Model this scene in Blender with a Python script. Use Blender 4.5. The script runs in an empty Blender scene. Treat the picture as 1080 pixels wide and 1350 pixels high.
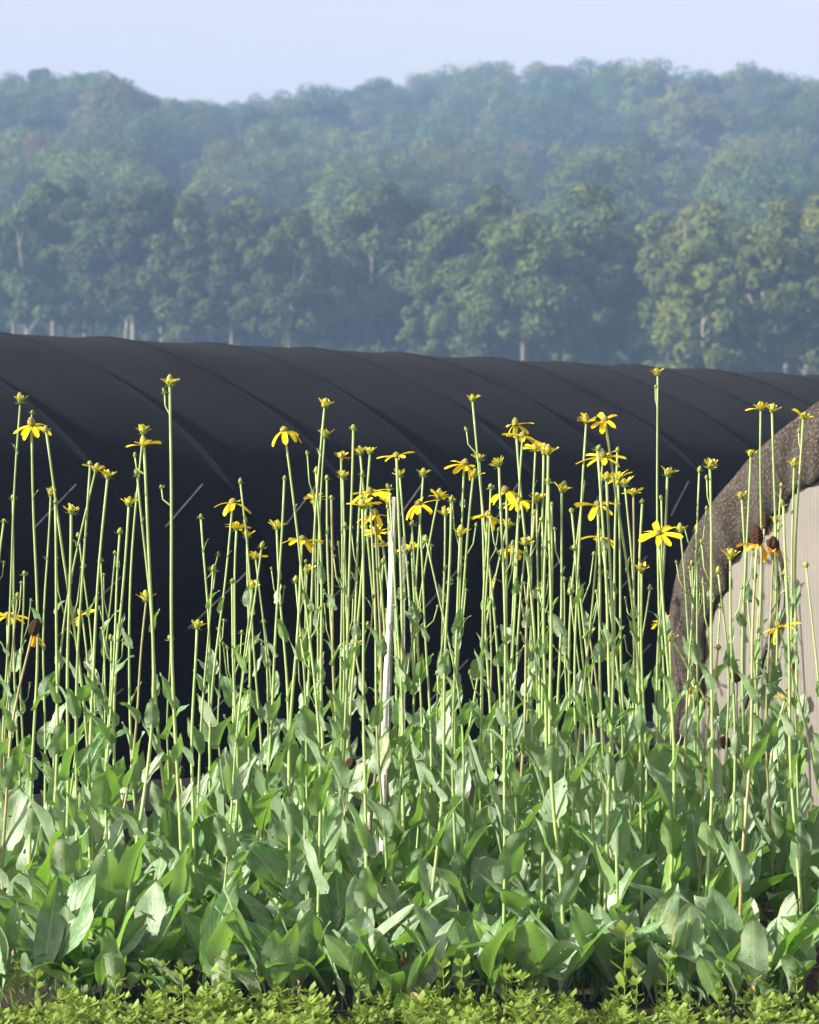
import bpy, math, random
import numpy as np
from mathutils import Vector, Matrix

R = math.radians
random.seed(7)
rng = np.random.default_rng(7)
scene = bpy.context.scene
col = scene.collection

# ------------------------------------------------------------------ camera, sky, sun, exposure
F = 3967.0            # focal length in pixels of the 1080 px wide photograph
EYE = 1.6             # eye height (m)
HORIZON = 625.0       # row of the horizon in the photograph
cd = bpy.data.cameras.new('camera')
cam = bpy.data.objects.new('camera', cd)
col.objects.link(cam)
cam.location = (0, 0, EYE)
cam.rotation_euler = (R(90), 0, 0)
cd.sensor_fit = 'VERTICAL'
cd.sensor_height = 36.0
cd.lens = F / 1350.0 * 36.0
cd.shift_y = (HORIZON - 675.0) / 1350.0
cd.clip_start = 0.1
cd.clip_end = 6000
cd.dof.use_dof = True
cd.dof.focus_distance = 10.3
cd.dof.aperture_fstop = 7.0
scene.camera = cam

SUN_EL = 24.0
SUN_AZ = (-0.934, -0.358)      # towards the sun: out to the left, a little behind the camera
world = bpy.data.worlds.new('World')
scene.world = world
world.use_nodes = True
wn = world.node_tree.nodes
sky = wn.new('ShaderNodeTexSky')
sky.sky_type = 'NISHITA'
sky.sun_disc = False
sky.sun_elevation = R(SUN_EL)
sky.sun_rotation = math.atan2(SUN_AZ[0], SUN_AZ[1])
sky.air_density = 1.0
sky.dust_density = 2.5
sky.ozone_density = 1.0
wn['Background'].inputs[1].default_value = 0.108
hsv = wn.new('ShaderNodeHueSaturation')      # a milky, slightly violet morning sky all round
hsv.inputs['Saturation'].default_value = 0.22
tint = wn.new('ShaderNodeMix'); tint.data_type = 'RGBA'; tint.blend_type = 'MULTIPLY'
tint.inputs[0].default_value = 1.0
tint.inputs[7].default_value = (1.055, 0.93, 0.95, 1)
world.node_tree.links.new(sky.outputs[0], hsv.inputs['Color'])
world.node_tree.links.new(hsv.outputs[0], tint.inputs[6])
world.node_tree.links.new(tint.outputs[2], wn['Background'].inputs[0])

sd = bpy.data.lights.new('sun', 'SUN')
sd.energy = 5.0
sd.angle = R(0.6)
sd.color = (1.0, 0.94, 0.82)
sun = bpy.data.objects.new('sun', sd)
col.objects.link(sun)
sv = Vector((SUN_AZ[0] * math.cos(R(SUN_EL)), SUN_AZ[1] * math.cos(R(SUN_EL)), math.sin(R(SUN_EL))))
sun.rotation_euler = sv.to_track_quat('Z', 'Y').to_euler()
sun.location = (-20, -5, 20)

scene.view_settings.view_transform = 'Standard'
scene.view_settings.look = 'None'
scene.view_settings.exposure = 1.2
scene.view_settings.gamma = 1.0
scene.view_settings.use_curve_mapping = False

scene.render.engine = 'CYCLES'
cy = scene.cycles
cy.max_bounces = 7
cy.diffuse_bounces = 3
cy.glossy_bounces = 2
cy.transmission_bounces = 4
cy.volume_bounces = 1
cy.transparent_max_bounces = 8
cy.caustics_reflective = False
cy.caustics_refractive = False
cy.use_denoising = True
try:
    cy.denoiser = 'OPENIMAGEDENOISE'
    cy.denoising_input_passes = 'RGB_ALBEDO_NORMAL'
except Exception:
    pass


def at(px, py, d):
    """the point at depth d that the photograph shows at pixel (px, py)"""
    return Vector(((px - 540.0) * d / F, d, EYE + (HORIZON - py) * d / F))


# ------------------------------------------------------------------ helpers
def mesh(name, verts, faces, mat=None, smooth=True, uvs=None):
    me = bpy.data.meshes.new(name)
    me.from_pydata([tuple(map(float, v)) for v in verts], [], [tuple(map(int, f)) for f in faces])
    if uvs is not None:
        lay = me.uv_layers.new(name='UVMap')
        idx = np.empty(len(me.loops), dtype=np.int32)
        me.loops.foreach_get('vertex_index', idx)
        lay.data.foreach_set('uv', np.asarray(uvs, dtype=np.float32)[idx].ravel())
    if smooth:
        me.polygons.foreach_set('use_smooth', np.ones(len(me.polygons), dtype=bool))
    if mat is not None:
        me.materials.append(mat)
    me.update()
    return me


def link(name, data=None, parent=None, loc=(0, 0, 0), rot=(0, 0, 0), scale=(1, 1, 1)):
    o = bpy.data.objects.new(name, data)
    o.location = loc
    o.rotation_euler = rot
    o.scale = scale if hasattr(scale, '__len__') else (scale, scale, scale)
    o.parent = parent
    col.objects.link(o)
    return o


def tag(o, label=None, cat=None, group=None, kind=None):
    if label: o['label'] = label
    if cat: o['category'] = cat
    if group: o['group'] = group
    if kind: o['kind'] = kind
    return o


ordw = ['first', 'second', 'third', 'fourth', 'fifth', 'sixth', 'seventh', 'eighth', 'ninth', 'tenth']
ordw += ['%d%s' % (k, 'th' if 10 < k < 20 else {1: 'st', 2: 'nd', 3: 'rd'}.get(k % 10, 'th')) for k in range(11, 120)]


class NT:
    """small node-tree builder"""
    def __init__(self, name):
        self.m = bpy.data.materials.new(name)
        self.m.use_nodes = True
        self.t = self.m.node_tree
        self.t.nodes.clear()
        self.out = self.n('ShaderNodeOutputMaterial')

    def n(self, typ, **kw):
        nd = self.t.nodes.new(typ)
        for k, v in kw.items():
            setattr(nd, k, v)
        return nd

    def set(self, nd, **kw):
        for k, v in kw.items():
            nd.inputs[k.replace('_', ' ')].default_value = v
        return nd

    def l(self, a, b):
        self.t.links.new(a, b)

    def mix(self, fac, a, b, blend='MIX'):
        nd = self.n('ShaderNodeMix', data_type='RGBA', blend_type=blend)
        for i, v in ((0, fac), (6, a), (7, b)):
            if hasattr(v, 'node'):
                self.l(v, nd.inputs[i])
            else:
                nd.inputs[i].default_value = v if i == 0 else (*v, 1.0)[:4]
        return nd.outputs[2]

    def math(self, op, a, b=0.0, clamp=False):
        nd = self.n('ShaderNodeMath', operation=op, use_clamp=clamp)
        for i, v in ((0, a), (1, b)):
            if hasattr(v, 'node'):
                self.l(v, nd.inputs[i])
            else:
                nd.inputs[i].default_value = v
        return nd.outputs[0]

    def maprange(self, v, a, b, c=0.0, d=1.0):
        nd = self.n('ShaderNodeMapRange')
        self.l(v, nd.inputs[0])
        for i, k in enumerate((a, b, c, d)):
            nd.inputs[1 + i].default_value = k
        return nd.outputs[0]

    def noise(self, scale, detail=3.0, rough=0.55, coord=None, w=None):
        nd = self.n('ShaderNodeTexNoise')
        nd.inputs['Scale'].default_value = scale
        nd.inputs['Detail'].default_value = detail
        nd.inputs['Roughness'].default_value = rough
        if coord is not None:
            self.l(coord, nd.inputs['Vector'])
        return nd.outputs[0]

    def bump(self, h, strength=0.3, dist=0.01):
        nd = self.n('ShaderNodeBump')
        nd.inputs['Strength'].default_value = strength
        nd.inputs['Distance'].default_value = dist
        self.l(h, nd.inputs['Height'])
        return nd.outputs[0]


def principled(name, color, rough=0.7, spec=0.3, var=0.25, scale=8.0, bump=0.0, bscale=60.0, trans=0.0, tcol=None,
               objvar=0.0, coords='Object', metallic=0.0):
    b = NT(name)
    tc = b.n('ShaderNodeTexCoord')
    vec = tc.outputs[coords]
    info = b.n('ShaderNodeObjectInfo')
    add = b.n('ShaderNodeVectorMath', operation='ADD')
    b.l(vec, add.inputs[0])
    sc = b.n('ShaderNodeVectorMath', operation='SCALE')
    comb = b.n('ShaderNodeCombineXYZ')
    for i in range(3):
        b.l(info.outputs['Random'], comb.inputs[i])
    b.l(comb.outputs[0], sc.inputs[0]); sc.inputs['Scale'].default_value = 37.0
    b.l(sc.outputs[0], add.inputs[1])
    v = add.outputs[0]
    nz = b.noise(scale, 4.0, 0.6, v)
    dark = tuple(c * (1 - var) for c in color)
    lite = tuple(min(1, c * (1 + var)) for c in color)
    c = b.mix(b.maprange(nz, 0.3, 0.7), dark, lite)
    if objvar:
        f = b.maprange(info.outputs['Random'], 0, 1, 1 - objvar, 1 + objvar)
        cc = b.n('ShaderNodeCombineColor')
        for i in range(3):
            b.l(f, cc.inputs[i])
        c = b.mix(1.0, c, cc.outputs[0], 'MULTIPLY')
    p = b.n('ShaderNodeBsdfPrincipled')
    b.l(c, p.inputs['Base Color'])
    p.inputs['Roughness'].default_value = rough
    p.inputs['Specular IOR Level'].default_value = spec
    p.inputs['Metallic'].default_value = metallic
    if bump:
        b.l(b.bump(b.noise(bscale, 5.0, 0.65, v), bump, 0.02), p.inputs['Normal'])
    last = p.outputs[0]
    if trans:
        tr = b.n('ShaderNodeBsdfTranslucent')
        if tcol:
            tr.inputs[0].default_value = (*tcol, 1)
        else:
            b.l(c, tr.inputs[0])
        mx = b.n('ShaderNodeMixShader')
        mx.inputs[0].default_value = trans
        b.l(last, mx.inputs[1]); b.l(tr.outputs[0], mx.inputs[2])
        last = mx.outputs[0]
    b.l(last, b.out.inputs[0])
    return b.m


# ------------------------------------------------------------------ materials
def leaf_material(name, green, bloom, tcol, young):
    """waxy blue-green leaf: u across, v along; pale bloom in patches, pale midrib, faint side veins"""
    b = NT(name)
    tc = b.n('ShaderNodeTexCoord')
    info = b.n('ShaderNodeObjectInfo')
    geo = b.n('ShaderNodeNewGeometry')
    sep = b.n('ShaderNodeSeparateXYZ')
    b.l(tc.outputs['UV'], sep.inputs[0])
    rnd = info.outputs['Random']
    off = b.n('ShaderNodeCombineXYZ')
    for i in range(3):
        b.l(b.math('MULTIPLY', rnd, 23.0 + 11 * i), off.inputs[i])
    add = b.n('ShaderNodeVectorMath', operation='ADD')
    b.l(tc.outputs['Object'], add.inputs[0]); b.l(off.outputs[0], add.inputs[1])
    v = add.outputs[0]
    patch = b.noise(11.0, 4.0, 0.6, v)
    spots = b.noise(75.0, 3.0, 0.7, v)
    r2 = b.math('FRACT', b.math('MULTIPLY', rnd, 7.13))
    r3 = b.math('FRACT', b.math('MULTIPLY', rnd, 31.7))
    k = b.math('ADD', b.maprange(patch, 0.35, 0.65, -0.35, 0.40), b.maprange(r2, 0, 1, 0.0, 0.78), clamp=True)
    k = b.math('MULTIPLY', k, b.maprange(spots, 0.35, 0.6, 0.7, 1.0), clamp=True)
    c = b.mix(k, green, bloom)
    # young, fresh green leaves
    c = b.mix(b.maprange(r3, 0.78, 0.86), c, young)
    # underside paler
    c = b.mix(b.math('MULTIPLY', geo.outputs['Backfacing'], 0.35), c, (0.30, 0.37, 0.27))
    # yellowing patches on some leaves
    yl = b.math('MULTIPLY', b.maprange(b.noise(9.0, 3.0, 0.6, v), 0.52, 0.66), b.maprange(r3, 0.022, 0.0))
    c = b.mix(yl, c, (0.42, 0.38, 0.06))
    bl = b.math('MULTIPLY', b.maprange(b.noise(38.0, 3.0, 0.6, v), 0.66, 0.72), b.maprange(r2, 0.5, 1.0))
    c = b.mix(b.math('MULTIPLY', bl, 0.55), c, (0.16, 0.11, 0.04))
    # midrib and side veins
    ax = b.math('ABSOLUTE', b.math('SUBTRACT', sep.outputs[0], 0.5))
    dry = b.math('MULTIPLY', b.maprange(b.math('ADD', ax, b.math('MULTIPLY', patch, 0.25)), 0.575, 0.64), b.maprange(r2, 0.35, 0.9))
    c = b.mix(b.math('MULTIPLY', dry, 0.8), c, (0.33, 0.27, 0.10))
    rib = b.maprange(ax, 0.012, 0.045, 1.0, 0.0)
    sv_ = b.math('SUBTRACT', b.math('MULTIPLY', sep.outputs[1], 9.0), b.math('MULTIPLY', ax, 7.0))
    tri = b.math('ABSOLUTE', b.math('SUBTRACT', b.math('FRACT', sv_), 0.5))
    vein = b.maprange(tri, 0.42, 0.5)
    c = b.mix(b.math('MULTIPLY', vein, 0.28), c, (0.34, 0.42, 0.22))
    c = b.mix(b.math('MULTIPLY', rib, 0.75), c, (0.42, 0.48, 0.25))
    p = b.n('ShaderNodeBsdfPrincipled')
    b.l(c, p.inputs['Base Color'])
    p.inputs['Roughness'].default_value = 0.42
    p.inputs['Specular IOR Level'].default_value = 0.55
    h = b.math('ADD', b.math('MULTIPLY', vein, -0.5), b.math('MULTIPLY', b.noise(55.0, 4.0, 0.65, v), 1.2))
    b.l(b.bump(h, 0.35, 0.006), p.inputs['Normal'])
    tr = b.n('ShaderNodeBsdfTranslucent')
    b.l(b.mix(b.math('MULTIPLY', k, 0.4), tcol, (0.26, 0.42, 0.12)), tr.inputs[0])
    mx = b.n('ShaderNodeMixShader'); mx.inputs[0].default_value = 0.32
    b.l(p.outputs[0], mx.inputs[1]); b.l(tr.outputs[0], mx.inputs[2])
    # insect holes in some leaves
    hole = b.math('MULTIPLY', b.math('GREATER_THAN', b.noise(60.0, 1.0, 0.4, v), 0.735), b.math('GREATER_THAN', r2, 0.55))
    tp = b.n('ShaderNodeBsdfTransparent')
    mh = b.n('ShaderNodeMixShader')
    b.l(hole, mh.inputs[0]); b.l(mx.outputs[0], mh.inputs[1]); b.l(tp.outputs[0], mh.inputs[2])
    b.l(mh.outputs[0], b.out.inputs[0])
    return b.m


M = {}
M['leaf'] = leaf_material('waxy_leaf', (0.068, 0.178, 0.042), (0.40, 0.50, 0.355), (0.23, 0.47, 0.035), (0.13, 0.28, 0.03))
M['stem'] = principled('pale_stem', (0.30, 0.41, 0.14), 0.5, 0.4, 0.22, 9.0, 0.1, 90, 0.12, (0.5, 0.6, 0.15), 0.14)
M['stem_dry'] = principled('drying_stem', (0.30, 0.28, 0.13), 0.7, 0.3, 0.3, 9.0, 0.2, 90, 0, None, 0.2)
M['petal'] = principled('yellow_petal', (0.92, 0.70, 0.012), 0.5, 0.3, 0.08, 40.0, 0.15, 160, 0.35, (0.95, 0.72, 0.01), 0.08)
M['petal_young'] = principled('fresh_petal', (0.72, 0.62, 0.05), 0.5, 0.3, 0.15, 60.0, 0, 60, 0.3, (0.8, 0.7, 0.05), 0.12)
M['petal_old'] = principled('orange_petal', (0.86, 0.42, 0.012), 0.55, 0.25, 0.15, 50.0, 0.2, 160, 0.3, (0.9, 0.45, 0.01), 0.1)
M['cone_green'] = principled('green_cone', (0.33, 0.34, 0.07), 0.6, 0.3, 0.35, 160.0, 0.6, 300, 0, None, 0.15)
M['cone_olive'] = principled('olive_cone', (0.27, 0.25, 0.06), 0.65, 0.3, 0.4, 160.0, 0.6, 300, 0, None, 0.2)
M['cone_brown'] = principled('brown_cone', (0.055, 0.026, 0.013), 0.8, 0.2, 0.5, 200.0, 0.7, 300, 0, None, 0.25)
M['bract'] = principled('green_bract', (0.22, 0.34, 0.10), 0.55, 0.35, 0.2, 40.0, 0, 60, 0.25, (0.35, 0.5, 0.1), 0.15)
M['sprig'] = principled('yellow_green_leaflet', (0.20, 0.295, 0.055), 0.5, 0.4, 0.45, 5.0, 0, 60, 0.35, (0.36, 0.49, 0.06), 0.1)
M['soil'] = principled('dark_soil', (0.045, 0.033, 0.024), 0.95, 0.15, 0.5, 14.0, 0.9, 40)
M['meadow'] = principled('rough_meadow', (0.075, 0.10, 0.035), 0.95, 0.1, 0.35, 0.15, 0.3, 3.0)
M['forest_floor'] = principled('forest_floor', (0.035, 0.045, 0.022), 0.95, 0.1, 0.4, 0.3)
M['bark'] = principled('grey_bark', (0.17, 0.15, 0.12), 0.9, 0.15, 0.35, 1.6, 0.6, 9.0, 0, None, 0.3)
M['bark_dark'] = principled('dark_bark', (0.07, 0.06, 0.05), 0.95, 0.1, 0.3, 1.6, 0, 9.0, 0, None, 0.2)
M['pipe'] = principled('galvanised_pipe', (0.42, 0.43, 0.44), 0.45, 0.5, 0.15, 12.0, 0, 60, 0, None, 0, 'Object', 0.8)
M['streak'] = principled('pale_streak', (0.30, 0.27, 0.25), 0.9, 0.2, 0.45, 14.0, 0, 60, 0, None, 0.3)  # light streaks through the cloth, given as a pale colour
M['board'] = principled('grey_board', (0.22, 0.20, 0.19), 0.85, 0.25, 0.25, 6.0, 0.4, 40)
M['rust'] = principled('rusty_iron', (0.13, 0.065, 0.04), 0.85, 0.25, 0.35, 30.0, 0.4, 90)


def crown_material():
    b = NT('hill_foliage')
    info = b.n('ShaderNodeObjectInfo')
    tc = b.n('ShaderNodeTexCoord')
    nz = b.noise(0.6, 3.0, 0.6, tc.outputs['Object'])
    f = b.maprange(nz, 0.3, 0.7, 0.65, 1.4)
    cc = b.n('ShaderNodeCombineColor')
    for i in range(3):
        b.l(f, cc.inputs[i])
    c = b.mix(1.0, info.outputs['Color'], cc.outputs[0], 'MULTIPLY')
    d = b.n('ShaderNodeBsdfDiffuse'); b.l(c, d.inputs[0])
    t = b.n('ShaderNodeBsdfTranslucent'); b.l(c, t.inputs[0])
    mx = b.n('ShaderNodeMixShader'); mx.inputs[0].default_value = 0.25
    b.l(d.outputs[0], mx.inputs[1]); b.l(t.outputs[0], mx.inputs[2])
    b.l(mx.outputs[0], b.out.inputs[0])
    return b.m


M['crown'] = crown_material()


def shade_cloth(name, color, fuzz):
    """knitted shade cloth: fine weave, faint dust, faded streaks"""
    b = NT(name)
    tc = b.n('ShaderNodeTexCoord')
    sep = b.n('ShaderNodeSeparateXYZ')
    b.l(tc.outputs['UV'], sep.inputs[0])
    weave = b.n('ShaderNodeTexWave', wave_type='BANDS', bands_direction='Y')
    weave.inputs['Scale'].default_value = 26.0
    weave.inputs['Distortion'].default_value = 1.2
    b.l(tc.outputs['UV'], weave.inputs['Vector'])
    big = b.noise(1.3, 5.0, 0.6, tc.outputs['UV'])
    fine = b.noise(70.0, 4.0, 0.75, tc.outputs['UV'])
    dust = b.noise(26.0 if fuzz < .3 else 70.0, 6.0, 0.8, tc.outputs['UV'])
    c = b.mix(b.maprange(b.noise(7.0, 5.0, 0.65, tc.outputs['UV']) if fuzz > .3 else big, 0.35, 0.65), tuple(k * 0.6 for k in color), tuple(k * 1.35 for k in color))
    c = b.mix(b.math('MULTIPLY', b.maprange(fine, 0.45, 0.72), 0.7), c, tuple(k * (3.4 if fuzz < .3 else 3.4) for k in color))
    c = b.mix(b.math('MULTIPLY', b.maprange(dust, 0.54, 0.66), fuzz), c, (0.24, 0.21, 0.18))
    p = b.n('ShaderNodeBsdfPrincipled')
    b.l(c, p.inputs['Base Color'])
    p.inputs['Roughness'].default_value = 0.78
    p.inputs['Specular IOR Level'].default_value = 0.04
    p.inputs['Sheen Weight'].default_value = 0.02
    p.inputs['Sheen Roughness'].default_value = 0.6
    h = b.math('ADD', b.math('MULTIPLY', weave.outputs[1], 0.5 if fuzz < 0.3 else 0.0), fine)
    b.l(b.bump(h, 0.35 + 0.5 * fuzz, 0.01), p.inputs['Normal'])
    b.l(p.outputs[0], b.out.inputs[0])
    return b.m


M['cloth'] = shade_cloth('black_shade_cloth', (0.0056, 0.0084, 0.0128), 0.0)
M['flap'] = shade_cloth('worn_brown_cloth', (0.042, 0.0355, 0.0295), 0.75)


def wall_material():
    b = NT('weathered_ribbed_sheet')
    tc = b.n('ShaderNodeTexCoord')
    mp = b.n('ShaderNodeMapping'); mp.inputs['Scale'].default_value = (1, 0.03, 1)
    b.l(tc.outputs['UV'], mp.inputs[0])
    grain = b.noise(150.0, 3.0, 0.5, mp.outputs[0])
    stain = b.noise(2.2, 5.0, 0.65, tc.outputs['UV'])
    speck = b.noise(40.0, 4.0, 0.7, tc.outputs['UV'])
    wave = b.n('ShaderNodeTexWave', wave_type='BANDS', bands_direction='X')
    wave.inputs['Scale'].default_value = 20.0
    wave.inputs['Distortion'].default_value = 0.4
    b.l(mp.outputs[0], wave.inputs['Vector'])
    c = b.mix(b.maprange(grain, 0.3, 0.7), (0.152, 0.140, 0.115), (0.170, 0.157, 0.130))
    c = b.mix(b.math('MULTIPLY', wave.outputs[1], 0.13), c, (0.12, 0.114, 0.10))
    c = b.mix(b.math('MULTIPLY', b.maprange(stain, 0.42, 0.68), 0.55), c, (0.10, 0.092, 0.08))
    c = b.mix(b.math('MULTIPLY', b.maprange(speck, 0.66, 0.74), 0.4), c, (0.08, 0.07, 0.06))
    p = b.n('ShaderNodeBsdfPrincipled')
    b.l(c, p.inputs['Base Color'])
    p.inputs['Roughness'].default_value = 0.6
    b.l(b.bump(b.math('ADD', wave.outputs[1], grain), 0.2, 0.004), p.inputs['Normal'])
    b.l(p.outputs[0], b.out.inputs[0])
    return b.m


M['wall'] = wall_material()


def peeling_paint():
    b = NT('peeling_white_paint')
    tc = b.n('ShaderNodeTexCoord')
    mp = b.n('ShaderNodeMapping'); mp.inputs['Scale'].default_value = (1, 1, 0.35)
    b.l(tc.outputs['Object'], mp.inputs[0])
    nz = b.noise(34.0, 4.0, 0.6, mp.outputs[0])
    c = b.mix(b.maprange(nz, 0.60, 0.66), (0.72, 0.70, 0.66), (0.30, 0.27, 0.24))
    p = b.n('ShaderNodeBsdfPrincipled')
    b.l(c, p.inputs['Base Color']); p.inputs['Roughness'].default_value = 0.6
    b.l(b.bump(nz, 0.5, 0.01), p.inputs['Normal'])
    b.l(p.outputs[0], b.out.inputs[0])
    return b.m


M['paint'] = peeling_paint()

# ------------------------------------------------------------------ ground and hill
def grid_mesh(name, xs, ys, fz, mat):
    X, Y = np.meshgrid(xs, ys)
    Z = fz(X, Y)
    V = np.stack([X, Y, Z], -1).reshape(-1, 3)
    nx, ny = len(xs), len(ys)
    i = np.arange((ny - 1) * (nx - 1)); a = i // (nx - 1) * nx + i % (nx - 1)
    return mesh(name, V, np.stack([a, a + 1, a + nx + 1, a + nx], 1), mat)


g = link('ground', grid_mesh('ground', np.linspace(-1800, 1800, 25), np.linspace(-600, 2600, 25),
                             lambda x, y: np.full_like(x, -0.012), M['meadow']))
tag(g, kind='structure')
bed = link('planting_bed', grid_mesh('bed', np.linspace(-9, 9, 91), np.linspace(5, 14.5, 60),
           lambda x, y: 0.012 * np.sin(x * 7.1 + np.sin(y * 5)) * np.sin(y * 6.3) - 0.0 * x, M['soil']))
tag(bed, kind='structure')


def hill_z(x, d):
    x = np.asarray(x, float); d = np.asarray(d, float)
    xs = [0, 200, 235, 275, 330, 450, 560, 650, 720, 900, 1300]
    zs = [-3, -1.0, 3.0, 8.0, 17.0, 41.0, 59.0, 69.0, 69.0, 40.0, 10.0]
    z = np.interp(d, xs, zs)
    z = z + np.clip((d - 230) / 200, 0, 1) * (
        3.0 * np.exp(-((x + 66) / 40) ** 2 - ((d - 440) / 60) ** 2)
        + 4.0 * np.sin(x / 23.0 + 1.2) * np.sin(d / 47.0)
        + 7.0 * np.exp(-((x - 55) / 42) ** 2 - ((d - 640) / 80) ** 2)
        - 6.0 * np.exp(-((x - 25) / 45) ** 2 - ((d - 420) / 70) ** 2)
        - 1.0 * np.exp(-((x + 45) / 22) ** 2 - ((d - 600) / 90) ** 2))
    return z


h = link('wooded_hill', grid_mesh('hill', np.linspace(-900, 900, 121), np.linspace(190, 1300, 112), hill_z, M['forest_floor']))
tag(h, kind='structure')

# ------------------------------------------------------------------ trees
def tube(pts, radii, sides=8, cap=True):
    pts = np.asarray(pts, float)
    n = len(pts)
    V, Fc = [], []
    tang = np.gradient(pts, axis=0)
    tang /= np.linalg.norm(tang, axis=1)[:, None] + 1e-9
    ref = np.array([1.0, 0.13, 0.0]) if abs(tang[0][0]) < 0.8 else np.array([0, 1.0, 0.1])
    for i in range(n):
        u = np.cross(tang[i], ref); u /= np.linalg.norm(u)
        w = np.cross(tang[i], u)
        for k in range(sides):
            a = 2 * math.pi * k / sides
            V.append(pts[i] + radii[i] * (math.cos(a) * u + math.sin(a) * w))
    for i in range(n - 1):
        for k in range(sides):
            k2 = (k + 1) % sides
            Fc.append((i * sides + k, i * sides + k2, (i + 1) * sides + k2, (i + 1) * sides + k))
    if cap:
        Fc.append(tuple(range(sides))[::-1])
        Fc.append(tuple((n - 1) * sides + k for k in range(sides)))
    return V, Fc


def join(parts):
    V, Fc, o = [], [], 0
    for v, f in parts:
        V += list(v); Fc += [tuple(i + o for i in q) for q in f]; o += len(v)
    return V, Fc


def make_tree(seed, height, spread, bole, nclump, nleaf, size, limbs=5, bark='bark'):
    """tapered trunk with limbs; crown of leaf-clump faces in uneven lobes"""
    r = np.random.default_rng(seed)
    bend = r.normal(0, 0.35, 2)
    zt = np.linspace(0, height * 0.86, 9)
    tp = np.stack([bend[0] * (zt / height) ** 2 * 3, bend[1] * (zt / height) ** 2 * 3, zt], 1)
    tr = np.interp(zt, [0, height * .1, height * .86], [0.34, 0.24, 0.05]) * height / 15
    parts = [tube(tp, tr, 7)]
    centers = []
    for k in range(limbs):
        a = 2 * math.pi * (k / limbs) + r.uniform(-.5, .5)
        s = r.uniform(bole * 0.8, 0.7)
        p0 = np.array([np.interp(s * height, zt, tp[:, 0]), np.interp(s * height, zt, tp[:, 1]), s * height])
        ln = spread * r.uniform(0.55, 0.95)
        p1 = p0 + np.array([math.cos(a) * ln * .5, math.sin(a) * ln * .5, ln * r.uniform(.35, .6)])
        p2 = p0 + np.array([math.cos(a) * ln, math.sin(a) * ln, ln * r.uniform(.6, 1.1)])
        parts.append(tube([p0, p1, p2], [0.11 * height / 15, 0.07 * height / 15, 0.025], 5))
        centers.append(p2)
    tv, tf = join(parts)
    trunk = mesh('tree_trunk', tv, tf, M[bark])
    # crown clumps
    c = []
    while len(c) < nclump:
        p = r.uniform(-1, 1, 3)
        q = np.linalg.norm(p)
        if q > 1 or q < 0.45:
            continue
        z = bole + (1 - bole) * (p[2] + 1) / 2
        wz = spread * (1.0 - 0.42 * max(0, (z - 0.66) / 0.34) ** 2.0) * (0.72 if z < bole + .1 else 1)
        c.append((p[0] * wz * r.uniform(.8, 1.12), p[1] * wz * r.uniform(.8, 1.12), z * height, r.uniform(0.55, 1.25) * spread * 0.40))
    for p2 in centers:
        c.append((*p2, spread * .33))
    c = np.array(c)
    idx = r.integers(0, len(c), nleaf)
    d = r.normal(0, 1, (nleaf, 3)); d /= np.linalg.norm(d, axis=1)[:, None]
    rad = r.uniform(0.45, 1.0, nleaf) ** 0.5 * c[idx, 3]
    P = c[idx, :3] + d * rad[:, None] * np.array([1, 1, 0.72])
    nrm = d + np.array([0, 0, 0.25]) + r.normal(0, 0.30, (nleaf, 3)); nrm /= np.linalg.norm(nrm, axis=1)[:, None]
    ref = r.normal(0, 1, (nleaf, 3))
    u = np.cross(nrm, ref); u /= np.linalg.norm(u, axis=1)[:, None]
    w = np.cross(nrm, u)
    s = size * r.uniform(0.6, 1.3, nleaf)[:, None]
    V = np.empty((nleaf, 4, 3))
    V[:, 0] = P - u * s; V[:, 1] = P - w * s * .6 + nrm * s * .15; V[:, 2] = P + u * s; V[:, 3] = P + w * s * .6 + nrm * s * .15
    V = V.reshape(-1, 3)
    Fq = np.arange(nleaf * 4).reshape(-1, 4)
    return trunk, mesh('tree_crown', V, Fq, M['crown'], smooth=False)


HILL_PROTO = [make_tree(100 + i, 15.0, sp, bo, 30, 8500, 0.27, 4, 'bark_dark') for i, (sp, bo) in enumerate(
    [(7.4, .28), (6.4, .30), (8.6, .32), (6.0, .22), (7.8, .26), (5.2, .2)])]
EDGE_PROTO = [make_tree(200 + i, 19.0, sp, bo, 26, 8000, 0.24, 8) for i, (sp, bo) in enumerate(
    [(4.0, .40), (3.3, .34), (4.5, .44), (3.0, .28), (3.7, .38), (3.0, .06)])]

GREENS = [(0.074, 0.116, 0.028), (0.105, 0.148, 0.032), (0.046, 0.076, 0.022), (0.130, 0.142, 0.034), (0.060, 0.102, 0.040)]


def plant_tree(name, proto, x, d, s, colr, label, group, tall=1.0):
    z = float(hill_z(x, d)) - 0.3
    t = link(name, None, None, (x, d, z), (0, 0, random.uniform(0, 6.283)), (s, s, s * tall))
    tk = link('trunk', proto[0], t)
    cr = link('crown', proto[1], t)
    cr.color = (*colr, 1)
    tag(t, label, 'tree', group)
    return t


hill_spots = []
d = 318.0
row = 0
while d < 668:
    half = 0.136 * d + 7
    step = 10.8 + 0.005 * d
    x = -half + random.uniform(0, step)
    while x < half:
        hill_spots.append((x + random.uniform(-3, 3), d + random.uniform(-5, 5)))
        x += step
    d += 14.5 + 0.004 * d
    row += 1
hill_spots.sort(key=lambda q: -q[1])
autumn = [(592 / 1080, 470, (0.18, 0.13, 0.05)), (0.02, 395, (0.15, 0.10, 0.05)), (0.055, 420, (0.14, 0.09, 0.04)), (0.62, 500, (0.16, 0.13, 0.04))]
def band_of(d):
    return 'on the skyline ridge' if d > 610 else ('on the upper hillside' if d > 500 else ('halfway up the hillside' if d > 400 else 'low on the hillside'))


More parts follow.
